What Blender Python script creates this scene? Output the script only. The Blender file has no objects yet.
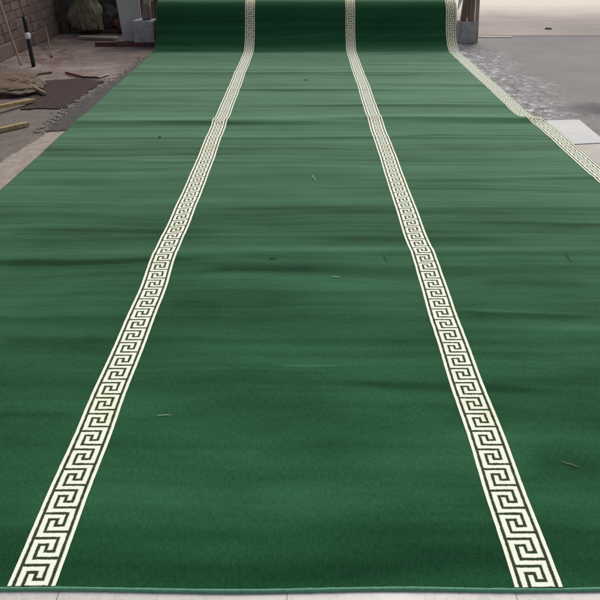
import bpy, bmesh, math, random
from mathutils import Vector, noise as mn
random.seed(7)
S = bpy.context.scene
COL = S.collection
PI = math.pi
# ------------------------------------------------------------------ camera
H = 1.39; TH = math.radians(29.3); F = 685.0; VX = 304.0; HY = -85.0
ZC = 0.012                                   # top of the carpet
cd = bpy.data.cameras.new('camera'); cam = bpy.data.objects.new('camera', cd); COL.objects.link(cam)
cam.location = (0, 0, H + ZC); cam.rotation_euler = (PI/2 - TH, 0, 0)
cd.sensor_width = 36; cd.lens = 36 * F / 600; cd.shift_x = -(VX - 300) / 600
cd.clip_start = 0.05; cd.clip_end = 500
S.camera = cam
# ------------------------------------------------------------------ light
SUN_EL = math.radians(42); SUN_AZ = math.radians(14)
w = bpy.data.worlds.new("World"); S.world = w; w.use_nodes = True
wn = w.node_tree.nodes; wl = w.node_tree.links
sky = wn.new('ShaderNodeTexSky'); sky.sky_type = 'NISHITA'; sky.sun_disc = False
sky.sun_elevation = SUN_EL; sky.sun_rotation = SUN_AZ
sky.dust_density = 4.0; sky.air_density = 1.0
hs = wn.new('ShaderNodeHueSaturation'); hs.inputs['Saturation'].default_value = 0.45        # hazy white sky
wl.new(sky.outputs[0], hs.inputs['Color']); wl.new(hs.outputs[0], wn['Background'].inputs[0]); wn['Background'].inputs[1].default_value = 0.115
sd = bpy.data.lights.new('sun', 'SUN'); sd.energy = 1.2; sd.angle = math.radians(32); sd.color = (1, 0.95, 0.88)
sun = bpy.data.objects.new('sun', sd); COL.objects.link(sun)
dv = Vector((math.sin(SUN_AZ)*math.cos(SUN_EL), math.cos(SUN_AZ)*math.cos(SUN_EL), math.sin(SUN_EL)))
sun.rotation_euler = dv.to_track_quat('Z', 'Y').to_euler()
S.view_settings.view_transform = 'Standard'; S.view_settings.look = 'None'
S.view_settings.exposure = 0.45; S.view_settings.gamma = 1

# ------------------------------------------------------------------ helpers
def ppm(y): return (y - HY) * math.cos(TH) / H         # photo pixels per metre across, at ground row y
def G(x, y, z=0.0):
    X = (x - VX) / ppm(y); zz = F * H / ((y - HY) * math.cos(TH))
    return Vector((X, (zz - H * math.sin(TH)) / math.cos(TH), z))
Y0 = G(300, 586).y                           # front edge of the carpet
def tag(o, label=None, cat=None, group=None, kind=None):
    for k, v in (('label', label), ('category', cat), ('group', group), ('kind', kind)):
        if v: o[k] = v
    return o
def mesh_obj(name, bm, mat, parent=None, smooth=False, keep=False):
    me = bpy.data.meshes.new(name)
    if not keep: bmesh.ops.recalc_face_normals(bm, faces=bm.faces)
    bm.to_mesh(me); bm.free()
    me.materials.append(mat)
    if smooth:
        for p in me.polygons: p.use_smooth = True
    o = bpy.data.objects.new(name, me); COL.objects.link(o)
    if parent: o.parent = parent
    return o
def empty(name, loc, label, cat, group=None):
    o = bpy.data.objects.new(name, None); o.location = loc; o.empty_display_size = 0.1
    COL.objects.link(o); tag(o, label, cat, group); return o
def recentre(o, p):
    p = Vector(p)
    for v in o.data.vertices: v.co -= p
    o.location = p
def bx(bm, c, d, rz=0, rx=0, ry=0, bev=0.0, jit=0.0):
    from mathutils import Euler
    r = bmesh.ops.create_cube(bm, size=1); vs = r['verts']
    E = Euler((rx, ry, rz)).to_matrix()
    for v in vs:
        p = Vector((v.co.x*d[0], v.co.y*d[1], v.co.z*d[2]))
        p += Vector([random.uniform(-jit, jit) for _ in range(3)])
        v.co = E @ p + Vector(c)
    if bev:
        es = list({e for v in vs for e in v.link_edges})
        bmesh.ops.bevel(bm, geom=es, offset=bev, segments=2, affect='EDGES', profile=0.6)
def tube(bm, pts, rads, n=10, cap=True):
    pts = [Vector(p) for p in pts]
    if not hasattr(rads, '__len__'): rads = [rads] * len(pts)
    rings = []; up = Vector((0.13, 0.31, 0.94)).normalized()
    for i, p in enumerate(pts):
        t = (pts[min(i+1, len(pts)-1)] - pts[max(i-1, 0)]).normalized()
        a = t.cross(up)
        if a.length < 0.05: a = t.cross(Vector((1, 0, 0)))
        a.normalize(); b = t.cross(a)
        rings.append([bm.verts.new(p + (a*math.cos(k*2*PI/n) + b*math.sin(k*2*PI/n))*rads[i]) for k in range(n)])
    for i in range(len(rings)-1):
        for k in range(n):
            bm.faces.new((rings[i][k], rings[i][(k+1) % n], rings[i+1][(k+1) % n], rings[i+1][k]))
    if cap: bm.faces.new(rings[0][::-1]); bm.faces.new(rings[-1])
def nz(x, y, z=0.0): return mn.noise(Vector((x, y, z)))
def noisy_tube(bm, a, b, r, n=12, seg=24, amp=0.15, seed=0, bend=0.0, taper=1.0):
    a = Vector(a); b = Vector(b); pts = []; rr = []
    for i in range(seg+1):
        t = i/seg; p = a.lerp(b, t); p.z += bend*math.sin(PI*t)
        p.x += nz(t*3, seed)*r*amp*3; p.y += nz(t*3, seed+9)*r*amp*3
        pts.append(p); rr.append(r*(1+(taper-1)*t)*(1+amp*nz(t*9, seed+20)))
    tube(bm, pts, rr, n)

# ------------------------------------------------------------------ node helpers
class NT:
    def __init__(s, name, rough=0.8, spec=0.3):
        s.m = bpy.data.materials.new(name); s.m.use_nodes = True
        s.t = s.m.node_tree; s.b = s.t.nodes['Principled BSDF']
        s.b.inputs['Roughness'].default_value = rough
        s.b.inputs['Specular IOR Level'].default_value = spec
        s.geo = s.t.nodes.new('ShaderNodeNewGeometry')
    def set(s, sock, v):
        if isinstance(v, (int, float)): sock.default_value = v
        elif isinstance(v, (tuple, list)):
            sock.default_value = tuple(v) + ((1,) if len(v) == 3 and sock.type == 'RGBA' else ())
        else: s.t.links.new(v, sock)
    def inp(s, name, v): s.set(s.b.inputs[name], v)
    def math(s, op, a, b=None, c=None, clamp=False):
        n = s.t.nodes.new('ShaderNodeMath'); n.operation = op; n.use_clamp = clamp
        s.set(n.inputs[0], a)
        if b is not None: s.set(n.inputs[1], b)
        if c is not None: s.set(n.inputs[2], c)
        return n.outputs[0]
    def pos(s):
        return s.geo.outputs['Position']
    def scale(s, v, k, off=(0, 0, 0)):
        n = s.t.nodes.new('ShaderNodeMapping'); s.t.links.new(v, n.inputs[0])
        n.inputs['Scale'].default_value = k; n.inputs['Location'].default_value = off
        return n.outputs[0]
    def noise(s, v, sc=1.0, det=4, rough=0.55, dist=0.0, color=False):
        n = s.t.nodes.new('ShaderNodeTexNoise'); s.t.links.new(v, n.inputs['Vector'])
        n.inputs['Scale'].default_value = sc; n.inputs['Detail'].default_value = det
        n.inputs['Roughness'].default_value = rough; n.inputs['Distortion'].default_value = dist
        return n.outputs['Color' if color else 'Fac']
    def vor(s, v, sc=1.0, feat='F1'):
        n = s.t.nodes.new('ShaderNodeTexVoronoi'); s.t.links.new(v, n.inputs['Vector'])
        n.feature = feat; n.inputs['Scale'].default_value = sc; return n.outputs['Distance']
    def ramp(s, f, stops):
        n = s.t.nodes.new('ShaderNodeValToRGB'); s.set(n.inputs[0], f); e = n.color_ramp.elements
        while len(e) < len(stops): e.new(0.5)
        for i, (p, c) in enumerate(stops):
            e[i].position = p
            e[i].color = (c, c, c, 1) if isinstance(c, (int, float)) else tuple(c) + (1,)
        return n.outputs[0]
    def mr(s, f, a, b, c=0.0, d=1.0, smooth=True):
        n = s.t.nodes.new('ShaderNodeMapRange'); n.interpolation_type = 'SMOOTHSTEP' if smooth else 'LINEAR'
        s.set(n.inputs[0], f)
        for i, v in enumerate((a, b, c, d)): n.inputs[i+1].default_value = v
        return n.outputs[0]
    def mix(s, f, a, b, mode='MIX'):
        n = s.t.nodes.new('ShaderNodeMix'); n.data_type = 'RGBA'; n.blend_type = mode
        s.set(n.inputs[0], f); s.set(n.inputs[6], a); s.set(n.inputs[7], b); return n.outputs[2]
    def sep(s, v):
        n = s.t.nodes.new('ShaderNodeSeparateXYZ'); s.t.links.new(v, n.inputs[0]); return n.outputs
    def comb(s, x, y, z=0.0):
        n = s.t.nodes.new('ShaderNodeCombineXYZ')
        for i, v in enumerate((x, y, z)): s.set(n.inputs[i], v)
        return n.outputs[0]
    def bump(s, h, strength=0.5, dist=0.01):
        n = s.t.nodes.new('ShaderNodeBump'); s.set(n.inputs['Height'], h)
        n.inputs['Strength'].default_value = strength; n.inputs['Distance'].default_value = dist
        s.t.links.new(n.outputs[0], s.b.inputs['Normal'])
    def uv(s):
        n = s.t.nodes.new('ShaderNodeUVMap'); n.uv_map = 'UVMap'; return n.outputs[0]

def simple(name, c1, c2, sc=12, rough=0.8, spec=0.3, bump=0.3, bd=0.004, stretch=(1, 1, 1), det=6):
    m = NT(name, rough, spec); p = m.scale(m.pos(), stretch)
    f = m.noise(p, sc, det, 0.65)
    g = m.noise(p, sc*7, 3, 0.6)
    f2 = m.math('ADD', m.math('MULTIPLY', f, 0.7), m.math('MULTIPLY', g, 0.3))
    m.inp('Base Color', m.ramp(f2, [(0.33, c1), (0.67, c2)]))
    if bump: m.bump(f2, bump, bd)
    return m.m

# pile lay: the brushed bands of the velvet pile, run across the carpet
def lay_field(m):
    """UV: u = metres across, v = metres along.  Returns 0..1 brushed-pile factor"""
    uv = m.uv()
    warp = m.noise(m.scale(uv, (0.9, 1.4, 1)), 1.0, 2, 0.5, color=True)
    wv = m.t.nodes.new('ShaderNodeVectorMath'); wv.operation = 'MULTIPLY_ADD'
    m.t.links.new(warp, wv.inputs[0]); wv.inputs[1].default_value = (0.10, 0.16, 0); m.t.links.new(uv, wv.inputs[2])
    p = wv.outputs[0]
    n1 = m.noise(m.scale(p, (0.16, 2.4, 1)), 1.0, 3, 0.5)             # broad bands
    n2 = m.noise(m.scale(p, (0.20, 11.0, 1), (3, 7, 0)), 1.0, 4, 0.62)  # long streaks
    n3 = m.noise(m.scale(p, (1.3, 3.4, 1), (9, 2, 0)), 1.0, 4, 0.6)     # rubbed patches
    n4 = m.noise(m.scale(p, (0.5, 38.0, 1), (1, 5, 0)), 1.0, 3, 0.6)     # fine brush lines
    sp = m.sep(p); v0 = m.sep(uv)[1]
    def c5(n): return m.math('SUBTRACT', n, 0.5)
    t = m.math('MULTIPLY', c5(n1), 0.26)
    t = m.math('ADD', t, m.math('MULTIPLY', c5(n2), m.mr(v0, 0.5, 3.0, 0.12, 0.42, False)))
    t = m.math('ADD', t, m.math('MULTIPLY', c5(n3), m.mr(v0, 0.8, 4.0, 0.28, 0.16, False)))
    t = m.math('ADD', t, m.math('MULTIPLY', c5(n4), m.mr(v0, 0.5, 3.0, 0.04, 0.14, False)))
    # single strokes where the pile was pushed over: (photo row, from, to, width m, strength, slant)
    ST = [(137, 250, 620, 0.030, -0.13, 0.0), (89.5, 225, 400, 0.05, -0.10, 0.0), (122, 150, 560, 0.03, 0.07, 0.0), (231, -20, 235, 0.07, -0.09, 0.0),
          (262, -20, 215, 0.028, -0.15, 0.0), (272, 190, 340, 0.03, -0.10, 0.02), (239, 300, 520, 0.05, -0.08, 0.0), (208, 200, 420, 0.02, -0.08, 0.0),
          (300, 150, 330, 0.05, -0.05, 0.02), (390, 330, 560, 0.022, -0.10, -0.05), (367, 275, 345, 0.008, 0.09, 0.03), (312, 455, 590, 0.010, 0.09, -0.09),
          (316, 440, 600, 0.03, -0.09, -0.07), (283, 470, 600, 0.05, -0.07, 0.0), (345, -20, 120, 0.05, -0.07, 0.0), (420, -20, 90, 0.02, -0.06, 0.0),
          (566, 60, 560, 0.035, -0.04, 0.0), (500, 240, 480, 0.07, 0.05, 0.0), (462, 520, 620, 0.04, -0.06, 0.0), (170, -20, 200, 0.03, -0.06, 0.0)]
    for (py, xa, xb, sg, am, sl) in ST:
        A = G(xa, py); B = G(xb, py); vc = A.y - Y0; uc = (A.x+B.x)/2; uw = abs(B.x-A.x)/2
        dv = m.math('SUBTRACT', m.math('SUBTRACT', sp[1], vc + 0.09), m.math('MULTIPLY', m.math('SUBTRACT', sp[0], uc + 0.05), sl))
        g = m.mr(m.math('ABSOLUTE', dv), 0.0, sg*1.8, am, 0.0)
        e = m.mr(m.math('ABSOLUTE', m.math('SUBTRACT', sp[0], uc + 0.05)), uw*0.45, uw*1.1, 1.0, 0.0)
        t = m.math('ADD', t, m.math('MULTIPLY', g, e))
    # the outer turn of the roll lies evenly
    t = m.math('MULTIPLY', t, m.mr(v0, 7.2, 7.5, 1.0, 0.45))
    return m.math('ADD', t, 0.5), uv

def carpet_mat():
    m = NT('green_velvet_pile', 0.95, 0.05)
    f, uv = lay_field(m)
    fine = m.noise(m.scale(uv, (1, 1, 1)), 260, 2, 0.7)
    tuft = m.noise(m.scale(uv, (170, 46, 1)), 1.0, 2, 0.6)
    rib = m.noise(m.scale(uv, (60, 420, 1)), 1.0, 2, 0.6)
    k = m.math('ADD', f, m.math('MULTIPLY', m.math('SUBTRACT', m.math('ADD', m.math('ADD', fine, rib), tuft), 1.5), 0.14))
    col = m.ramp(k, [(0.38, (0.0055, 0.033, 0.0130)), (0.49, (0.0125, 0.067, 0.0260)), (0.61, (0.031, 0.118, 0.055))])
    m.inp('Base Color', col)
    # uprights catch grazing light: sheen
    m.inp('Sheen Weight', m.ramp(k, [(0.37, 0.38), (0.49, 0.95), (0.58, 1.0)]))
    m.inp('Sheen Roughness', 0.30)
    m.inp('Sheen Tint', (0.66, 1.0, 0.70, 1))
    h = m.math('ADD', m.math('MULTIPLY', fine, 0.5), m.math('MULTIPLY', f, 3.0))
    m.bump(h, 0.35, 0.004)
    return m.m

def key_mat():
    m = NT('greek_key_pile', 0.95, 0.05)
    uvs = m.uv()
    fz = m.noise(uvs, 260, 2, 0.6, color=True)
    wv = m.t.nodes.new('ShaderNodeVectorMath'); wv.operation = 'MULTIPLY_ADD'
    sb = m.t.nodes.new('ShaderNodeVectorMath'); sb.operation = 'SUBTRACT'
    m.t.links.new(fz, sb.inputs[0]); sb.inputs[1].default_value = (0.5, 0.5, 0.5)
    m.t.links.new(sb.outputs[0], wv.inputs[0]); wv.inputs[1].default_value = (0.0042, 0.0042, 0); m.t.links.new(uvs, wv.inputs[2])
    s = m.sep(wv.outputs[0])
    C = 0.0209
    U = m.math('DIVIDE', s[0], C)                 # 0 at the left dark border, 4 at the right
    V = m.math('MODULO', m.math('ADD', m.math('DIVIDE', s[1], -C), 4000.0 + 2.85), 4.0)
    T = 0.205
    segs = [(0, 3, 0, 0), (3, 3, 0, 2), (2, 3, 2, 2), (2, 2, 1, 2), (1, 2, 1, 1), (1, 1, 1, 3), (1, 4, 3, 3),
            (0, 3, 4, 4), (-0.045, -0.045, -1, 5), (4.045, 4.045, -1, 5)]
    d = None
    for (u0, u1, v0, v1) in segs:
        a = m.math('SUBTRACT', m.math('ABSOLUTE', m.math('SUBTRACT', U, (u0+u1)/2)), (u1-u0)/2)
        b = m.math('SUBTRACT', m.math('ABSOLUTE', m.math('SUBTRACT', V, (v0+v1)/2)), (v1-v0)/2)
        e = m.math('MAXIMUM', a, b)
        d = e if d is None else m.math('MINIMUM', d, e)
    d = m.math('ADD', d, m.math('MULTIPLY', m.math('SUBTRACT', m.noise(uvs, 34, 3, 0.7), 0.5), 0.22))     # weave faults
    white = m.mr(d, T-0.07, T+0.07)
    tone = m.noise(uvs, 6, 3, 0.5)
    yel = m.mr(m.noise(uvs, 2.2, 3, 0.6), 0.5, 0.72)
    cr = m.mix(tone, (0.78, 0.81, 0.65), (0.90, 0.92, 0.77))
    cr = m.mix(m.math('MULTIPLY', yel, 0.6), cr, (0.80, 0.70, 0.48))
    us = m.sep(uvs)
    cr = m.mix(m.mr(us[1], 7.25, 7.6, 0, 0.75), cr, (0.92, 0.80, 0.54))          # golden sheen of the roll's outer turn, painted into the cream
    fine = m.noise(uvs, 300, 2, 0.7)
    cr = m.mix(m.mr(fine, 0.35, 0.65, 0.16, 0.0), cr, (0.42, 0.45, 0.30))
    # outside lines: pure pale
    dk = m.mix(tone, (0.018, 0.034, 0.014), (0.040, 0.056, 0.026))
    m.inp('Base Color', m.mix(white, dk, cr))
    m.inp('Sheen Weight', 0.25); m.inp('Sheen Roughness', 0.4); m.inp('Sheen Tint', (0.8, 0.9, 0.8, 1))
    h = m.math('ADD', m.math('MULTIPLY', fine, 0.5), white)
    m.bump(h, 0.35, 0.002)
    return m.m

# ------------------------------------------------------------------ ground
def ground_mat():
    m = NT('worn_concrete', 0.95, 0.08)
    p = m.pos(); s = m.sep(p); X, Y = s[0], s[1]
    n1 = m.noise(p, 0.9, 6, 0.62); n2 = m.noise(p, 7, 6, 0.7); n3 = m.noise(p, 60, 4, 0.7)
    k = m.math('ADD', m.math('MULTIPLY', n1, 0.38), m.math('ADD', m.math('MULTIPLY', n2, 0.30), m.math('MULTIPLY', n3, 0.32)))
    right = m.ramp(k, [(0.30, (0.150, 0.140, 0.136)), (0.5, (0.220, 0.206, 0.200)), (0.70, (0.305, 0.288, 0.280))])
    left = m.ramp(k, [(0.36, (0.085, 0.064, 0.056)), (0.5, (0.18, 0.142, 0.125)), (0.64, (0.33, 0.275, 0.245))])
    col = m.mix(m.mr(X, -0.6, 0.6), left, right)  # browner concrete on the left, the corner's dimmer light also put into its colour
    # pale scuffs of dried plaster beside the carpet on the right
    sc = m.noise(m.scale(p, (1.0, 1.0, 1)), 9, 8, 0.78, 1.2)
    sc2 = m.noise(p, 1.6, 3, 0.6)
    edge = m.math('SUBTRACT', X, m.math('MULTIPLY', sc2, 1.1))
    msk = m.math('MULTIPLY', m.mr(sc, 0.47, 0.60), m.mr(edge, 1.25, 1.95, 1.0, 0.0))
    msk = m.math('MULTIPLY', msk, m.mr(X, 1.4, 1.7))
    msk = m.math('MULTIPLY', msk, m.mr(Y, 5.0, 5.6))
    col = m.mix(m.math('MULTIPLY', msk, 0.9), col, (0.60, 0.59, 0.60))
    dk2 = m.math('MULTIPLY', m.mr(m.noise(p, 14, 6, 0.75), 0.50, 0.62), m.mr(edge, 1.3, 2.0, 1.0, 0.0))
    col = m.mix(m.math('MULTIPLY', m.math('MULTIPLY', dk2, m.mr(X, 1.4, 1.7)), 0.75), col, (0.085, 0.08, 0.085))
    # oil stain across the right, just past the loose tiles
    st = m.math('ADD', Y, m.math('MULTIPLY', m.math('SUBTRACT', n2, 0.5), 0.5))
    stm = m.math('MULTIPLY', m.mr(m.math('ABSOLUTE', m.math('SUBTRACT', st, 5.72)), 0.05, 0.34, 1.0, 0.0), m.mr(X, 1.95, 2.5))
    col = m.mix(m.math('MULTIPLY', stm, 0.8), col, (0.075, 0.072, 0.075))
    # pale dust patches on the left
    ld = m.math('MULTIPLY', m.mr(m.noise(p, 2.3, 6, 0.7), 0.50, 0.63), m.mr(X, -1.9, -2.3))
    ld = m.math('MULTIPLY', ld, m.mr(Y, 6.2, 6.9))
    col = m.mix(m.math('MULTIPLY', ld, 0.6), col, (0.30, 0.265, 0.245))
    gd = m.math('MULTIPLY', m.mr(X, -1.8, -2.0), m.mr(Y, 5.9, 5.6))
    col = m.mix(m.math('MULTIPLY', gd, 0.65), col, m.mix(n2, (0.075, 0.078, 0.068), (0.20, 0.19, 0.165)))
    rs = m.math('MULTIPLY', m.mr(m.noise(p, 3.1, 5, 0.7), 0.50, 0.60), m.mr(X, -2.3, -2.9))
    col = m.mix(m.math('MULTIPLY', m.math('MULTIPLY', rs, m.mr(Y, 7.0, 8.0)), 0.8), col, (0.12, 0.052, 0.052))
    m.inp('Base Color', col)
    m.inp('Roughness', m.mr(n2, 0.3, 0.7, 0.85, 1.0))
    m.bump(m.math('ADD', m.math('MULTIPLY', n3, 0.3), m.math('MULTIPLY', msk, 0.6)), 0.4, 0.003)
    return m.m
def sheet(name, pts, z, mat, sub=0, rough=0.0, seed=0.0):
    """flat sheet with an optionally ragged outline"""
    bm = bmesh.new(); out = []
    for i, a in enumerate(pts):
        b = pts[(i+1) % len(pts)]; a = Vector((a[0], a[1])); b = Vector((b[0], b[1]))
        n = max(1, int((b-a).length/0.02)) if rough else 1
        d = (b-a).normalized(); nn = Vector((-d.y, d.x))
        for k in range(n):
            q = a.lerp(b, k/n)
            if rough: q = q + nn*rough*(nz(q.x*6, q.y*6, seed)+0.6*nz(q.x*23, q.y*23, seed+4)+0.3*nz(q.x*70, q.y*70, seed))
            out.append(bm.verts.new((q.x, q.y, z)))
    bm.faces.new(out); bmesh.ops.triangulate(bm, faces=bm.faces)
    o = mesh_obj(name, bm, mat)
    for p in o.data.polygons:
        if p.normal.z < 0: p.flip()
    return o
tag(sheet('ground', [(-60, -20), (60, -20), (60, 120), (-60, 120)], 0, ground_mat()), kind='structure')

def tan_mat():
    m = NT('tan_paving', 0.8, 0.3); p = m.pos()
    a = m.noise(m.scale(p, (0.7, 1.2, 1)), 1.2, 6, 0.6); b = m.noise(p, 22, 5, 0.7)
    k = m.math('ADD', m.math('MULTIPLY', a, 0.65), m.math('MULTIPLY', b, 0.35))
    c = m.ramp(k, [(0.36, (0.155, 0.125, 0.110)), (0.5, (0.215, 0.175, 0.155)), (0.64, (0.27, 0.225, 0.20))])
    # sunlit brightness of the far part, put into the colour
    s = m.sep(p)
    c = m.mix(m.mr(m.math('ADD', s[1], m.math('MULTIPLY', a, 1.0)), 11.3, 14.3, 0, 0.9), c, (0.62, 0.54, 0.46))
    m.inp('Base Color', c); m.bump(k, 0.3, 0.01); return m.m
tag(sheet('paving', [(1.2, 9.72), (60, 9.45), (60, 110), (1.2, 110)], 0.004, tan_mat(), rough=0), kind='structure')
mortar = simple('pale_mortar', (0.30, 0.26, 0.23), (0.50, 0.45, 0.40), 30)
sheet_j = sheet('joint', [(1.6, 9.60), (2.75, 9.55), (2.75, 9.64), (1.6, 9.69)], 0.0075, mortar, rough=0.015); tag(sheet_j, kind='structure')

def marble_mat():
    m = NT('white_marble_tile', 0.32, 0.4); p = m.pos(); s = m.sep(p)
    ve = m.noise(m.scale(p, (1, 1, 1)), 5, 7, 0.7, 1.5)
    v = m.mr(m.math('ABSOLUTE', m.math('SUBTRACT', ve, 0.5)), 0.0, 0.03, 1, 0)
    big = m.noise(p, 3, 4, 0.6)
    c = m.mix(big, (0.46, 0.43, 0.40), (0.60, 0.57, 0.54))
    c = m.mix(m.math('MULTIPLY', v, 0.5), c, (0.38, 0.36, 0.35))
    j = m.math('ABSOLUTE', m.math('SUBTRACT', m.math('MODULO', m.math('ADD', s[0], 54.0 + 0.04 + 0.27), 0.54), 0.27))
    jy = m.math('ABSOLUTE', m.math('SUBTRACT', m.math('MODULO', m.math('ADD', s[1], 54.0 + 0.05), 0.54), 0.27))
    jj = m.mr(m.math('MINIMUM', j, jy), 0.0008, 0.0022, 1, 0)
    c = m.mix(m.math('MULTIPLY', jj, 0.8), c, (0.13, 0.12, 0.12))
    m.inp('Base Color', c); m.inp('Roughness', m.mr(big, 0.3, 0.7, 0.25, 0.5))
    m.bump(jj, -0.6, 0.002); return m.m
tag(sheet('tiled_floor', [(-3.0, -2.5), (3.0, -2.5), (3.0, 1.32), (-3.0, 1.32)], 0.004, marble_mat()), kind='structure')

# strip of bare floor along the left edge of the carpet: pale slab near, dark crumbled channel far
pale_slab = simple('pale_pink_slab', (0.19, 0.155, 0.13), (0.36, 0.31, 0.27), 16)
o = sheet('kerb_strip', [(-1.99, 3.2), (-1.70, 3.2), (-1.70, 5.06), (-1.90, 5.02), (-1.955, 4.5)], 0.0045, pale_slab, rough=0.02, seed=3); tag(o, kind='structure')
dark_ch = simple('dark_tar', (0.020, 0.019, 0.019), (0.062, 0.058, 0.056), 14, bump=0.7, bd=0.02)
o = sheet('channel', [(-1.92, 5.06), (-1.70, 5.08), (-1.70, 8.25), (-1.80, 8.2), (-1.86, 7.0), (-1.96, 6.0), (-1.95, 5.4)], 0.005, dark_ch, rough=0.05, seed=8); tag(o, kind='structure')
bm = bmesh.new()                                             # crumbly mortar lip along the channel
for i in range(500):
    t = random.random(); y = 5.0 + t*3.2
    x = -1.945 + 0.03*math.sin(y*2) + max(0, (y-6.0))*0.062 + random.gauss(0, 0.028)
    r = random.uniform(0.002, 0.010)**1.0
    q = bmesh.ops.create_icosphere(bm, subdivisions=1, radius=r)
    for v in q['verts']:
        v.co = Vector((v.co.x*random.uniform(0.9, 1.6), v.co.y*random.uniform(1.0, 2.6), v.co.z*0.30)) + Vector((x, y, 0.006))
o = mesh_obj('mortar_crumbs', bm, simple('crumbled_mortar', (0.08, 0.07, 0.065), (0.24, 0.215, 0.20), 18))
tag(o, 'crumbled pale mortar rubble scattered along the dark channel left of the carpet', 'rubble', kind='stuff')
bm = bmesh.new()                                             # plaster crumbs on the right
for i in range(500):
    a = random.random(); y = 5.7 + (a**0.8)*3.6; x = 1.86 + abs(random.gauss(0, 0.24)) + 0.1*nz(y*2, 1)
    r = random.uniform(0.002, 0.010)
    q = bmesh.ops.create_icosphere(bm, subdivisions=1, radius=r)
    for v in q['verts']: v.co = Vector((v.co.x*random.uniform(1, 2.2), v.co.y*random.uniform(1, 1.8), v.co.z*0.5)) + Vector((x, y, 0.001))
o = mesh_obj('plaster_crumbs', bm, simple('plaster_grit', (0.34, 0.33, 0.34), (0.60, 0.58, 0.58), 40))
tag(o, 'whitish plaster grit strewn on the grey concrete right of the carpet', 'grit', kind='stuff')

# ------------------------------------------------------------------ the carpet
R = 0.255; r = 0.50; YF = 8.32
YC = YF + math.sqrt((R + r)**2 - (R - r)**2)
CT = 0.010                                                    # carpet thickness
XL, XR = -1.757, 1.812
def sstep(a, b, x):
    t = max(0, min(1, (x-a)/(b-a))); return t*t*(3-2*t)
folds = [  # y position, height, sigma, x wobble seed, x centre, x spread
    (G(0, 119).y, 0.024, 0.050, 1.0, 1.8, 2.2), (G(0, 122).y, 0.018, 0.05, 2.0, -0.7, 1.2), (G(0, 255).y, 0.0055, 0.030, 1.7, -0.6, 1.2), (G(0, 249).y, 0.005, 0.028, 6.7, 0.9, 0.7), (G(0, 137).y, 0.0065, 0.022, 3.3, 0.4, 1.4),
    (G(0, 89).y, 0.008, 0.035, 4.2, 0.1, 1.6), (G(0, 237).y, 0.002, 0.018, 5.5, -1.0, 0.9), (G(0, 262).y, 0.0035, 0.030, 6.1, -0.6, 1.0),
    (G(0, 208).y, 0.002, 0.018, 7.1, 0.9, 1.0), (G(0, 265).y, 0.003, 0.022, 8.4, 0.7, 0.6), (G(0, 160).y, 0.004, 0.02, 9.2, -1.0, 0.8),
    (G(0, 104).y, 0.007, 0.03, 10.7, 1.0, 0.9), (G(0, 118).y, 0.010, 0.07, 12.3, -1.75, 0.35), (G(0, 72).y, 0.008, 0.04, 13.0, -0.5, 1.6),
    (G(0, 178).y, 0.004, 0.022, 14.0, 1.2, 0.8), (G(0, 330).y, 0.003, 0.016, 15.0, 0.9, 0.5)]
def hgt(x, y):
    h = 0.0
    for (fy, a, sg, sd_, xc, xs) in folds:
        d = y - fy - 0.05*nz(x*0.8, sd_)
        if abs(d) < 4*sg: h += a*math.exp(-d*d/(2*sg*sg))*math.exp(-((x-xc)/xs)**2)
    far = sstep(1.3, 4.5, y)
    h += (0.0002 + 0.0012*far)*(nz(x*0.45, y*5.0, 3.0) + 0.6*nz(x*0.7+5, y*12, 1.0) + 0.5)
    return max(h, 0)*(1-sstep(7.6, 8.2, y)) * sstep(0, 0.25, y-Y0+0.05)
def side(x, y):
    d = 0.0
    d += 0.065*sstep(1.0, 1.75, x)*(1-sstep(G(0, 128).y, G(0, 112).y, y))*sstep(2.0, 4.0, y)
    fl = 1-sstep(7.8, 8.4, y)
    d += fl*0.006*nz(y*1.3, x*0.5, 2.0) + fl*0.003*nz(y*4.0, x*0.5, 6.0)
    d += -0.009*math.exp(-((y-G(0, 258).y)/0.22)**2)*(1 if x < 0.3 else -0.6) * (1 if abs(x) < 1.2 else 0)
    return d
NA = 36
prof = []                                                     # (s, Y, Z, ny, nz) along the carpet
def build_prof():
    n = int((YF-Y0)/0.014); s = 0
    for i in range(n+1):
        prof.append(((YF-Y0)*i/n, Y0+(YF-Y0)*i/n, ZC, 0, 1))
    s = YF-Y0; a1 = math.atan2(R-r, YC-YF) + PI/2           # fillet sweep from straight down
    N = 44
    for i in range(1, N+1):
        a = a1*i/N; prof.append((s+r*a, YF+r*math.sin(a), ZC+r-r*math.cos(a), -math.sin(a), math.cos(a)))
    s += r*a1; b0 = a1 - PI/2                               # then up over the roll
    st = PI - a1 + PI/2                                       # angle on roll (from +Y axis): contact point
    c0 = math.atan2((ZC+r-r*math.cos(a1)) - (ZC+R), (YF+r*math.sin(a1)) - YC)
    if c0 < 0: c0 += 2*PI
    N2 = 110; sweep = c0 + math.radians(70)
    for i in range(1, N2+1):
        a = c0 - sweep*i/N2
        prof.append((s+R*sweep*i/N2, YC+R*math.cos(a), ZC+R+R*math.sin(a), math.cos(a), math.sin(a)))
build_prof()
def front(x): return 0.0035*nz(x*2.3, 5.0)+0.0015*math.sin(x*9) - 0.004*sstep(-1.0, 0.2, -abs(x+0.1))
def surf(x, k, off=0.0):
    s, Y, Z, ny, nz_ = prof[k]
    if s < 0.4: Y += front(x)*(1-s/0.4)
    flat = ny == 0
    z = Z + (hgt(x, Y) if flat else 0)
    return Vector((x + side(x, Y), Y + ny*off, z + nz_*off))
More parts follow.
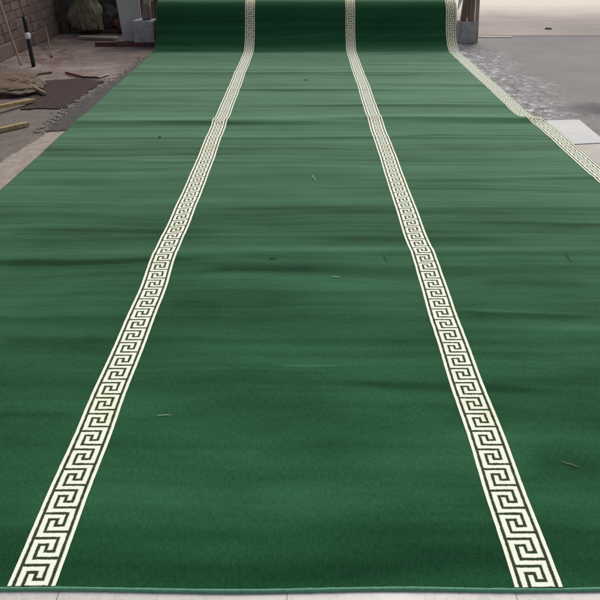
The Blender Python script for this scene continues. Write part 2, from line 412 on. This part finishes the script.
def strip_mesh(name, xs, mat, off, parent, u0=0.0, thick=0.0):
    bm = bmesh.new(); uvl = bm.loops.layers.uv.new('UVMap')
    w_ = xs[-1]-xs[0]
    def jx(i, k):                                             # tufts stray a little over the stripe's border
        return xs[i] + (0.0007*nz(prof[k][0]*90, i*7.0)+0.0006*nz(prof[k][0]*30, i*3.0) if (w_ < 0.5 and i in (0, len(xs)-1)) else 0)
    g = [[bm.verts.new(surf(jx(i, k), k, off)) for i in range(len(xs))] for k in range(len(prof))]
    for k in range(len(prof)-1):
        for i in range(len(xs)-1):
            f = bm.faces.new((g[k][i], g[k][i+1], g[k+1][i+1], g[k+1][i]))
            for lp, (ii, kk) in zip(f.loops, ((i, k), (i+1, k), (i+1, k+1), (i, k+1))):
                lp[uvl].uv = (xs[ii]-u0, prof[kk][0])
    o = mesh_obj(name, bm, mat, parent, True, True)
    if thick:
        md = o.modifiers.new('Solidify', 'SOLIDIFY'); md.thickness = thick; md.offset = -1
        es = o.modifiers.new('EdgeSplit', 'EDGE_SPLIT'); es.split_angle = math.radians(40)
    return o
carpet = empty('carpet', (0, 0, 0), 'long dark green velvet carpet with cream Greek key stripes, unrolled over the floor', 'carpet')
nx = 96
pile = strip_mesh('pile', [XL + (XR-XL)*i/nx for i in range(nx+1)], carpet_mat(), 0.0, carpet, 0.0, CT)
KM = key_mat(); CELL = 0.0209
for xc in (-0.646, 0.5537, 1.753):
    a = xc - 2*CELL; x0 = xc - 2.72*CELL; x1 = xc + 2.72*CELL
    o = strip_mesh('stripe', [x0 + (x1-x0)*i/6 for i in range(7)], KM, 0.0016, carpet, a)
bind = simple('green_edge_binding', (0.07, 0.21, 0.125), (0.14, 0.33, 0.215), 90, 0.8, 0.2, 0.5, 0.002)
bm = bmesh.new(); pts = []
for i in range(900):
    x = XL + (XR-XL)*i/899
    pts.append(Vector((x + side(x, Y0), Y0 + front(x) - 0.003, 0.0070 + 0.0012*nz(x*6, 2))))
tube(bm, pts, [0.0056+0.0009*nz(p_.x*40, 1)+0.0006*nz(p_.x*9, 3) for p_ in pts], 8)
mesh_obj('edge_binding', bm, bind, carpet, True)
bm = bmesh.new()                                             # thin side bindings on the left
tube(bm, [surf(XL-0.001, k, -0.002) for k in range(0, len(prof)-60, 2)], 0.005, 6)
mesh_obj('edge_binding', bm, simple('dark_edge_binding', (0.012, 0.05, 0.025), (0.03, 0.09, 0.05), 60), carpet, True)
bm = bmesh.new()
tube(bm, [surf(XR+0.001, k, -0.002) for k in range(0, len(prof)-60, 2)], 0.005, 6)
mesh_obj('edge_binding', bm, simple('brown_edge_binding', (0.14, 0.15, 0.11), (0.30, 0.31, 0.24), 60), carpet, True)
# the wound layers of the roll under the outer turn, their pale backing showing at the ends
def roll_mat():
    m = NT('wound_backing', 0.9, 0.1); p = m.pos(); s = m.sep(p)
    dy = m.math('SUBTRACT', s[1], YC); dz = m.math('SUBTRACT', s[2], ZC+R)
    rad = m.math('SQRT', m.math('ADD', m.math('MULTIPLY', dy, dy), m.math('MULTIPLY', dz, dz)))
    k = m.math('FRACT', m.math('DIVIDE', rad, 0.013))
    m.inp('Base Color', m.mix(m.mr(k, 0.45, 0.6), (0.62, 0.60, 0.55), (0.03, 0.12, 0.06)))
    return m.m
bm = bmesh.new()
tube(bm, [(XL+0.006, YC, ZC+R), (XR+0.012, YC, ZC+R)], R-0.0115, 64)
mesh_obj('wound_layers', bm, roll_mat(), carpet)
bm = bmesh.new()
tube(bm, [(XL-0.06, YC, ZC+R), (XR+0.05, YC, ZC+R)], 0.045, 24)
tag(mesh_obj('roller_pipe', bm, simple('rusty_steel', (0.10, 0.06, 0.045), (0.22, 0.17, 0.14), 20, 0.5, 0.5), None, True),
    'rusty steel pipe through the middle of the rolled carpet end', 'pipe')
bm = bmesh.new()                                             # loose pale backing tail hanging at the right end of the roll
vs = []
for i in range(9):
    t = i/8; z = 0.62 - 0.20*t
    wd = 0.05*(1-t**2)+0.006
    vs.append((bm.verts.new((XR+0.012, YC-0.26+0.02*t, z)), bm.verts.new((XR+0.012+wd, YC-0.25+0.02*t, z))))
for i in range(8): bm.faces.new((vs[i][0], vs[i][1], vs[i+1][1], vs[i+1][0]))
o = mesh_obj('backing_flap', bm, simple('white_backing', (0.62, 0.63, 0.62), (0.80, 0.80, 0.78), 30), carpet)
md = o.modifiers.new('Solidify', 'SOLIDIFY'); md.thickness = 0.004

# bits of lint on the pile, with thin dark strands standing in for dents
def lint(x0, y0, x1, y1, rad, mat, label, bend=0.3, name='thread', cat='thread'):
    a = G(x0, y0); b = G(x1, y1); bm = bmesh.new(); pts = []
    n = (b-a).cross(Vector((0, 0, 1)))
    for i in range(13):
        t = i/12; p = a.lerp(b, t) + n*bend*(math.sin(PI*t)*0.5+0.25*math.sin(2.6*PI*t))
        p.z = ZC + hgt(p.x, p.y) + 0.0006 + rad + 0.001*math.sin(PI*t); pts.append(p)
    tube(bm, pts, [rad*(0.5+0.5*math.sin(PI*(0.1+0.8*i/12))) for i in range(13)], 8)
    o = mesh_obj(name, bm, mat, None, True); recentre(o, a.lerp(b, 0.5)+Vector((0, 0, ZC))); tag(o, label, cat)
whl = simple('pale_lint', (0.45, 0.52, 0.45), (0.68, 0.72, 0.66), 100)
tnl = simple('tan_lint', (0.24, 0.24, 0.13), (0.40, 0.38, 0.24), 100)
dkl = simple('dark_lint_dent', (0.006, 0.036, 0.016), (0.010, 0.048, 0.02), 100)
lint(157, 415, 171, 414.6, 0.0011, whl, 'short white thread on the green pile right of the left key stripe', 0.1)
lint(562, 461, 579, 466.5, 0.0011, tnl, 'short tan thread on the green pile right of the middle key stripe', 0.15)
lint(313, 175.5, 316, 180, 0.0020, whl, 'tiny pale thread between the stripes on the far half of the carpet', 0.2)
lint(331, 276.2, 340, 277, 0.0016, whl, 'faint grey thread at mid carpet between the two inner stripes', 0.1)
lint(384, 254, 387, 262, 0.0013, dkl, 'thin dark strand standing in for a pile dent close to the left side of the middle key stripe', 0.1)
lint(567, 253, 573, 262, 0.0013, dkl, 'thin dark strand standing in for a pile dent on the far right of the green pile', 0.3)
lint(269, 258.5, 276, 258.7, 0.0022, dkl, 'dark speck of fluff on a brushed band at mid carpet', 0.1, 'fluff', 'fluff')
lint(158.5, 137, 161.5, 137.4, 0.0032, dkl, 'dark speck of fluff near the left edge of the far carpet', 0.1, 'fluff', 'fluff')
lint(304.5, 79.5, 308, 80, 0.0034, dkl, 'dark speck of fluff on the carpet close to the roll', 0.1, 'fluff', 'fluff')

# ------------------------------------------------------------------ right side
def quad_tile(name, px, th, mat, label, cat='tile', group=None, z0=0.001):
    P = [G(*q) for q in px]; c = sum(P, Vector())/len(P); bm = bmesh.new()
    lo = [bm.verts.new((p.x, p.y, z0)) for p in P]; hi = [bm.verts.new((p.x, p.y, z0+th)) for p in P]
    bm.faces.new(hi); bm.faces.new(lo[::-1])
    for i in range(len(P)):
        j = (i+1) % len(P); bm.faces.new((lo[i], lo[j], hi[j], hi[i]))
    bmesh.ops.bevel(bm, geom=list(bm.edges), offset=min(0.002, th*0.3), segments=1, affect='EDGES')
    o = mesh_obj(name, bm, mat); recentre(o, (c.x, c.y, 0)); return tag(o, label, cat, group)
quad_tile('floor_tile', [(541, 120), (579.5, 119), (607, 142), (566, 144)], 0.012,
          simple('grey_white_tile', (0.235, 0.243, 0.25), (0.31, 0.315, 0.32), 5, 0.5, 0.3, 0.05), 'pale grey tile lying flat beside the right stripe of the carpet', 'tile', 'loose tiles beside the carpet')
quad_tile('floor_tile', [(566.3, 144.6), (607.5, 142.6), (640, 178), (596, 183)], 0.011,
          simple('beige_tile', (0.23, 0.21, 0.185), (0.32, 0.295, 0.265), 9, 0.6, 0.3, 0.1), 'beige tile beside the carpet edge, in front of the pale grey tile', 'tile', 'loose tiles beside the carpet')

conc = simple('grey_block_concrete', (0.24, 0.235, 0.24), (0.43, 0.42, 0.42), 14, 0.9, 0.1, 0.5, 0.01)
wood_b = simple('brown_weathered_wood', (0.085, 0.052, 0.036), (0.24, 0.165, 0.12), 6, 0.8, 0.2, 0.5, 0.006, (6, 6, 0.7))
# right roller support: block with brown timbers standing on it
c = G(466, 39); yb = 9.16
t = empty('roller_stand', (2.06, yb, 0), 'grey concrete block with brown timbers holding the right end of the carpet roll', 'stand')
def child_box(name, c, d, mat, par, **k):
    bm = bmesh.new(); p = par.location; bx(bm, (c[0]-p.x, c[1]-p.y, c[2]-p.z), d, **k); return mesh_obj(name, bm, mat, par)
child_box('block', (2.045, 9.20, 0.125), (0.21, 0.26, 0.25), conc, t, bev=0.012, jit=0.006, rz=0.06)
bm = bmesh.new(); p = t.location
bx(bm, Vector((1.995, 9.16, 0.47))-p, (0.065, 0.10, 0.44), bev=0.006, jit=0.004, ry=0.05)
mesh_obj('timber', bm, wood_b, t)
bm = bmesh.new(); bx(bm, Vector((2.075, 9.20, 0.47))-p, (0.075, 0.10, 0.44), bev=0.006, jit=0.006, ry=-0.06)
mesh_obj('timber', bm, simple('reddish_wood', (0.15, 0.085, 0.06), (0.33, 0.23, 0.18), 6, 0.8, 0.2, 0.5, 0.006, (6, 6, 0.7)), t)
bm = bmesh.new(); bx(bm, Vector((2.155, 9.17, 0.32))-p, (0.035, 0.05, 0.64), bev=0.004, jit=0.004, ry=-0.07)
mesh_obj('timber', bm, simple('pale_wood', (0.26, 0.21, 0.15), (0.42, 0.35, 0.27), 8, 0.8, 0.2, 0.4, 0.004, (6, 6, 0.7)), t)
# small dark stone on the far paving
bm = bmesh.new(); q = bmesh.ops.create_icosphere(bm, subdivisions=3, radius=0.032)
for v in q['verts']: v.co = Vector((v.co.x*1.6, v.co.y, v.co.z*0.5))*(1+0.3*nz(*(v.co*18))) + Vector((0, 0, 0.02))
o = mesh_obj('stone', bm, simple('dark_stone', (0.06, 0.05, 0.042), (0.14, 0.12, 0.10), 30), None, True); o.location = G(548, 28, -0.008)
tag(o, 'small dark stone alone on the tan paving at the far right', 'stone')

# ------------------------------------------------------------------ left side
# brick wall along the left
def brick_mat():
    m = NT('worn_brick', 0.92, 0.1); p = m.pos()
    isl = m.geo.outputs['Random Per Island']
    n = m.noise(p, 9, 6, 0.7); n2 = m.noise(p, 60, 4, 0.7)
    c = m.ramp(isl, [(0.0, (0.18, 0.112, 0.092)), (0.5, (0.225, 0.148, 0.122)), (1.0, (0.28, 0.20, 0.168))])
    c = m.mix(m.mr(n, 0.45, 0.65), c, (0.20, 0.165, 0.145))
    c = m.mix(m.mr(n2, 0.3, 0.7, 0.0, 0.35), c, (0.07, 0.045, 0.04))
    m.inp('Base Color', c); m.bump(m.math('ADD', n, n2), 0.6, 0.012); return m.m
WX = -3.36
bm = bmesh.new()
bx(bm, (WX-0.094, 6.6, 1.1), (0.19, 7.4, 2.2))
z = 0.0; row = 0
while z < 2.15:
    hh = 0.15 if row == 0 else random.uniform(0.088, 0.105); y = 2.9 - random.uniform(0, 0.2)
    while y < 10.25:
        L = random.uniform(0.20, 0.26) if row else random.uniform(0.5, 0.7)
        L = min(L, 10.3-y)
        bx(bm, (WX-0.034+random.uniform(-0.003, 0.003), y+L/2, z+hh/2), (0.09+(0.05 if row == 0 else 0), L-0.008, hh-0.008), bev=0.006, jit=0.003)
        y += L
    z += hh; row += 1
o = mesh_obj('brick_wall', bm, brick_mat()); recentre(o, (WX, 6.5, 0)); tag(o, 'worn reddish brown brick wall along the left side', 'wall')
# back wall behind the clutter
bm = bmesh.new(); bx(bm, (-2.65, 11.0, 1.1), (2.1, 0.16, 2.2), bev=0.01)
o = mesh_obj('rendered_wall', bm, simple('dark_render', (0.035, 0.028, 0.026), (0.09, 0.075, 0.066), 4)); recentre(o, (-2.55, 11.0, 0))
tag(o, 'dark rendered wall closing the corner behind the clutter', 'wall')
# dark post at the wall's end
bm = bmesh.new(); bx(bm, (0, 0, 1.1), (0.10, 0.12, 2.2), bev=0.008, jit=0.003)
o = mesh_obj('post', bm, simple('dark_wine_paint', (0.045, 0.026, 0.028), (0.09, 0.058, 0.056), 9)); o.location = (-3.24, 9.96, 0)
tag(o, 'dark maroon upright post at the far end of the brick wall', 'post')
# low step at the corner
bm = bmesh.new(); bx(bm, (0, 0, 0.03), (1.35, 0.75, 0.06), bev=0.01, jit=0.01)
o = mesh_obj('concrete_step', bm, simple('brown_concrete', (0.08, 0.06, 0.055), (0.19, 0.15, 0.135), 8)); o.location = (-2.75, 10.35, 0)
tag(o, 'low brown concrete step below the green bag in the corner', 'step')
# green-yellow plastic bag
def blob(name, loc, dims, mat, label, cat, seed=0, amp=0.25, freq=4, sub=5, pinch=0.0):
    bm = bmesh.new(); bmesh.ops.create_icosphere(bm, subdivisions=sub, radius=1)
    for v in bm.verts:
        c = v.co.copy(); n = c.normalized()
        k = 1 + amp*(mn.noise(c*freq*0.4+Vector((seed, 0, 0)))) + amp*0.55*abs(mn.noise(c*freq+Vector((0, seed, 0)))) + amp*0.25*abs(mn.noise(c*freq*2.5))
        p = n*k
        if pinch: f = 1-pinch*max(0, p.z)**1.3; p.x *= f; p.y *= f
        v.co = Vector((p.x*dims[0], p.y*dims[1], max(p.z, -0.72)*dims[2]+0.72*dims[2]))
    o = mesh_obj(name, bm, mat, None, True); o.location = loc; return tag(o, label, cat)
blob('plastic_bag', (-2.95, 9.95, 0.061), (0.20, 0.14, 0.30), simple('yellow_green_plastic', (0.10, 0.10, 0.055), (0.25, 0.24, 0.15), 9, 0.45, 0.4, 0.6, 0.02),
     'crumpled yellow green plastic bag slumped beside the maroon post', 'bag', 2, 0.7, 2.6, 4, 0.25)
for _p in bpy.data.objects['plastic_bag'].data.polygons: _p.use_smooth = False
blob('cloth_bundle', (-2.35, 9.9, 0.061), (0.16, 0.12, 0.12), simple('dark_red_cloth', (0.07, 0.025, 0.028), (0.17, 0.075, 0.07), 9, 0.9, 0.1, 0.5, 0.02),
     'bundled dark red cloth between the green bag and the leaning grey panel', 'cloth', 5, 0.5, 4)
blob('cloth_bundle', (-2.62, 10.05, 0.061), (0.14, 0.12, 0.15), simple('dark_grey_cloth', (0.022, 0.022, 0.022), (0.10, 0.09, 0.075), 9, 0.9, 0.1, 0.5, 0.02),
     'dark grey crumpled rag heap right of the green bag', 'cloth', 9, 0.6, 4)
# leaning wooden slat in front of the bag
bm = bmesh.new(); bx(bm, (0, 0, 0.42), (0.055, 0.03, 0.84), bev=0.004)
o = mesh_obj('wooden_slat', bm, simple('ochre_wood', (0.17, 0.125, 0.065), (0.30, 0.23, 0.13), 7, 0.7, 0.2, 0.3, 0.004, (5, 5, 0.6)))
o.location = (-2.72, 9.82, 0.06); o.rotation_euler = (-0.10, -0.14, 0)
tag(o, 'narrow ochre wooden slat leaning upright in front of the rag heap', 'slat')
# shelf plank over the corner
t = empty('bench', (-2.55, 10.45, 0), 'low pale wooden bench over the rags in the corner', 'bench')
child_box('top', (-2.55, 10.45, 0.50), (0.95, 0.32, 0.07), simple('beige_plank', (0.16, 0.13, 0.095), (0.28, 0.24, 0.18), 6, 0.8, 0.2, 0.3, 0.004, (0.6, 5, 5)), t, bev=0.005)
for dx in (-0.42, 0.42):
    for dy in (-0.11, 0.11):
        child_box('leg', (-2.55+dx, 10.45+dy, 0.26), (0.05, 0.05, 0.405), wood_b, t, bev=0.004)
bm = bmesh.new(); bx(bm, (0, 0, 0.0), (0.50, 0.13, 0.03), bev=0.006, jit=0.004)
o = mesh_obj('plank', bm, simple('pale_grey_plank', (0.20, 0.17, 0.14), (0.33, 0.29, 0.245), 6, 0.8, 0.2, 0.3, 0.004, (0.6, 5, 5)))
o.location = (G(98, 38).x, G(98, 38).y, 0.022); o.rotation_euler = (0, 0, -0.12); tag(o, 'short pale plank lying on the floor in front of the bag and rags', 'plank')
# leaning grey panel
bm = bmesh.new()
f = [(-0.10, 0), (0.145, 0), (0.135, 0.80), (-0.165, 0.80)]
lo = [bm.verts.new((a, 0, b)) for a, b in f]; hi = [bm.verts.new((a, 0.05, b)) for a, b in f]
bm.faces.new(lo); bm.faces.new(hi[::-1])
for i in range(4): j = (i+1) % 4; bm.faces.new((lo[i], hi[i], hi[j], lo[j]))
bmesh.ops.bevel(bm, geom=list(bm.edges), offset=0.006, segments=2, affect='EDGES')
o = mesh_obj('grey_panel', bm, simple('grey_board', (0.36, 0.36, 0.36), (0.47, 0.47, 0.465), 5, 0.7, 0.2, 0.15, 0.004))
o.location = (G(132, 43).x, G(132, 43).y, 0.03); o.rotation_euler = (-0.12, 0, 0.10); tag(o, 'flat grey board leaning upright left of the carpet roll', 'board')
# left roller support
t = empty('roller_stand', (-1.93, 8.9, 0), 'grey block with pinkish post holding the left end of the carpet roll', 'stand')
child_box('block', (-1.935, 8.93, 0.175), (0.25, 0.24, 0.25), conc, t, bev=0.012, jit=0.006, rz=-0.05)
child_box('post', (-1.90, 8.95, 0.52), (0.10, 0.10, 0.44), simple('pinkish_wood', (0.14, 0.095, 0.09), (0.27, 0.20, 0.19), 6, 0.8, 0.2, 0.5, 0.006, (6, 6, 0.7)), t, bev=0.008, jit=0.004, ry=0.04)
child_box('base_beam', (-2.16, 8.90, 0.0245), (0.80, 0.13, 0.049), simple('dark_red_paint', (0.055, 0.018, 0.020), (0.13, 0.055, 0.055), 10, 0.6, 0.3, 0.3, 0.004), t, bev=0.006, jit=0.004, rz=-0.05)
bm = bmesh.new()
for i in range(9):
    x = -1.80+random.uniform(-0.07, 0.04); noisy_tube(bm, (x, 8.62, 0.63+random.uniform(-0.05, 0.02)), (x+random.uniform(-0.05, 0.05), 8.66, 0.50+random.uniform(-0.04, 0.05)), 0.005, 5, 8, 0.3, i)
o = mesh_obj('warp_fringe', bm, simple('straw_yarn', (0.36, 0.32, 0.18), (0.6, 0.55, 0.36), 40), carpet); 
# black pole with a white tape ring
b = G(33.5, 65); top = Vector((-2.99, b.y+0.12, 1.25)); 
def on_ray(px, py, Y):                                        # point at depth Y seen at a photo pixel
    v = Vector(((px-VX)/F, (300-py)/F, -1)); m = cam.rotation_euler.to_matrix(); d = m @ v
    return Vector((0, 0, H+ZC)) + d*(Y/d.y)
t = empty('pole', b, 'thin black pole with a white tape ring standing before the brick wall', 'pole')
q1 = on_ray(24.0, 17, b.y+0.10); q2 = on_ray(18.5, -4, b.y+0.14); q3 = q2 + (q2-q1)*2.2; wq = on_ray(27.6, 36, b.y+0.06)
bm = bmesh.new(); noisy_tube(bm, Vector(), q1-b, 0.021, 10, 10, 0.05, 3); mesh_obj('shaft', bm, simple('black_rubber', (0.008, 0.008, 0.009), (0.022, 0.02, 0.02), 20, 0.5), t, True)
bm = bmesh.new(); noisy_tube(bm, q1-b, q3-b, 0.010, 8, 10, 0.2, 5); mesh_obj('tip', bm, simple('grey_rod', (0.10, 0.09, 0.085), (0.22, 0.20, 0.19), 20), t, True)
bm = bmesh.new(); d = (q1-b).normalized(); tube(bm, [wq-b-d*0.032, wq-b-d*0.02, wq-b+d*0.02, wq-b+d*0.032], [0.022, 0.029, 0.029, 0.022], 12); mesh_obj('tape_ring', bm, simple('white_tape', (0.6, 0.6, 0.6), (0.8, 0.8, 0.8), 20), t, True)
# thin bamboo leaning on the wall
def stick(name, a, b, rad, mat, label, cat='stick', amp=0.12, seed=0, group=None, bend=0.0, taper=1.0, n=10):
    bm = bmesh.new(); c = (a+b)/2; noisy_tube(bm, a, b, rad, n, 22, amp, seed, bend, taper)
    o = mesh_obj(name, bm, mat, None, True); recentre(o, (c.x, c.y, min(a.z, b.z))); return tag(o, label, cat, group)
straw = simple('pale_cane', (0.24, 0.19, 0.13), (0.40, 0.33, 0.24), 12, 0.7, 0.2, 0.3, 0.003)
stick('cane', Vector((-3.0, b.y-0.02, 0.02)), on_ray(3, 3, 7.9)+Vector((-0.04, 0, 0.05)), 0.010, straw, 'thin pale cane leaning against the brick wall behind the black pole', seed=4)
stick('cane', G(52, 56, 0.012), on_ray(44, 22, 9.3), 0.009, wood_b, 'short brown cane leaning at the wall right of the black pole', seed=14)
# tan sack
def sack_mat():
    m = NT('tan_burlap', 0.95, 0.05); p = m.pos()
    v = m.vor(p, 62); n = m.noise(p, 8, 5, 0.7)
    c = m.mix(n, (0.10, 0.073, 0.055), (0.195, 0.148, 0.112))
    c = m.mix(m.mr(v, 0.18, 0.42, 0.6, 0.0), c, (0.085, 0.06, 0.04))
    m.inp('Base Color', c); m.bump(m.math('ADD', v, n), 0.5, 0.006); return m.m
blob('sack', (-2.82, 6.55, 0.0), (0.34, 0.38, 0.062), sack_mat(), 'slumped tan burlap sack on the floor at the left edge', 'sack', 3, 0.55, 2.2, 6)
ow = simple('ochre_batten', (0.20, 0.135, 0.060), (0.46, 0.35, 0.19), 7, 0.7, 0.2, 0.4, 0.004, (0.8, 6, 6))
def batten(px0, px1, w, h, label, z=0.003, zi=0.0):
    a = G(*px0); b_ = G(*px1); c = (a+b_)/2; L = (b_-a).length; bm = bmesh.new()
    n = 14; ring = []
    for i in range(n+1):
        x = -L/2 + L*i/n; o_ = Vector((0, 0.006*nz(i*0.5, w*90), zi*(1-i/n)))
        ring.append([bm.verts.new(Vector((x+random.uniform(-1, 1)*0.004*(i in (0, n)), yy+random.uniform(-0.0015, 0.0015), zz))+o_) for yy, zz in ((-w/2, 0), (w/2, 0), (w/2, h), (-w/2, h))])
    for i in range(n):
        for k in range(4): bm.faces.new((ring[i][k], ring[i][(k+1) % 4], ring[i+1][(k+1) % 4], ring[i+1][k]))
    bm.faces.new(ring[0][::-1]); bm.faces.new(ring[-1])
    bmesh.ops.recalc_face_normals(bm, faces=bm.faces)
    bmesh.ops.bevel(bm, geom=[e for e in bm.edges if e.is_manifold and e.calc_face_angle(0) > 0.9], offset=0.003, segments=2, affect='EDGES')
    o = mesh_obj('wood_batten', bm, ow); o.location = (c.x, c.y, z); o.rotation_euler = (0, 0, math.atan2(b_.y-a.y, b_.x-a.x)); return tag(o, label, 'batten', 'wooden battens on the floor at the left')
batten((-40, 122), (35, 101), 0.038, 0.028, 'ochre wooden batten nearer the sack, its end over the dark mat', 0.010, 0.05)
batten((-40, 139), (28, 124), 0.042, 0.030, 'ochre wooden batten lying nearest the carpet, in front of the other batten')
stick('branch', G(12, 84, 0.10), G(45, 94.5, 0.022), 0.020, simple('peeled_branch', (0.17, 0.12, 0.09), (0.30, 0.23, 0.17), 12), 'brown peeled branch sticking out from the tan sack over the dark mat', seed=7)
# dark mat
o = sheet('floor_mat', [G(22, 108), G(36, 88), G(46, 79.5), G(78, 77.5), G(103, 80), G(86, 92), G(66, 106.5)], 0.0, simple('dark_brown_felt', (0.042, 0.028, 0.028), (0.078, 0.056, 0.055), 22, 0.95, 0.05), rough=0.035, seed=5)
c = G(60, 92); recentre(o, (c.x, c.y, 0)); o.location.z = 0.009
md = o.modifiers.new('Solidify', 'SOLIDIFY'); md.thickness = 0.006; md.offset = -1
tag(o, 'dark brown felt mat lying on the concrete between the sack and the carpet', 'mat')
# tool with red handle
t = empty('hand_tool', G(88, 76.5), 'red and black handled tool with a white tip lying behind the dark mat', 'tool')
def seg(name, p0, p1, rad, mat):
    bm = bmesh.new(); o_ = t.location
    noisy_tube(bm, G(*p0, rad+0.004)-o_, G(*p1, rad+0.004)-o_, rad, 10, 10, 0.15, p0[0]); mesh_obj(name, bm, mat, t, True)
seg('handle', (66, 72.5), (82, 76.6), 0.012, simple('red_plastic', (0.10, 0.018, 0.020), (0.17, 0.035, 0.036), 20, 0.5, 0.4))
seg('shaft', (82, 76.7), (98, 77.2), 0.010, simple('black_plastic', (0.008, 0.008, 0.008), (0.02, 0.02, 0.02), 20, 0.5, 0.4))
seg('tip', (98, 77.2), (108.5, 74.0), 0.009, simple('white_plastic', (0.18, 0.145, 0.14), (0.30, 0.26, 0.25), 20, 0.5, 0.4))
stick('twig', G(20, 76, 0.012), G(52, 71.5, 0.012), 0.011, wood_b, 'dark brown twig lying behind the mat right of the sack', seed=17, amp=0.3)
# leaf and rubble scatter on the left floor
bm = bmesh.new()
for i in range(520):
    x = random.uniform(-3.28, -1.95); y = random.uniform(4.6, 9.4); rr = random.uniform(0.002, 0.007)
    q = bmesh.ops.create_icosphere(bm, subdivisions=1, radius=rr)
    for v in q['verts']: v.co = Vector((v.co.x*random.uniform(1, 2), v.co.y*random.uniform(1, 1.6), v.co.z*0.5)) + Vector((x, y, 0.001))
tag(mesh_obj('floor_grit', bm, simple('brown_grit', (0.07, 0.055, 0.05), (0.32, 0.28, 0.25), 6)), 'loose brown and grey grit scattered over the concrete on the left', 'grit', kind='stuff')
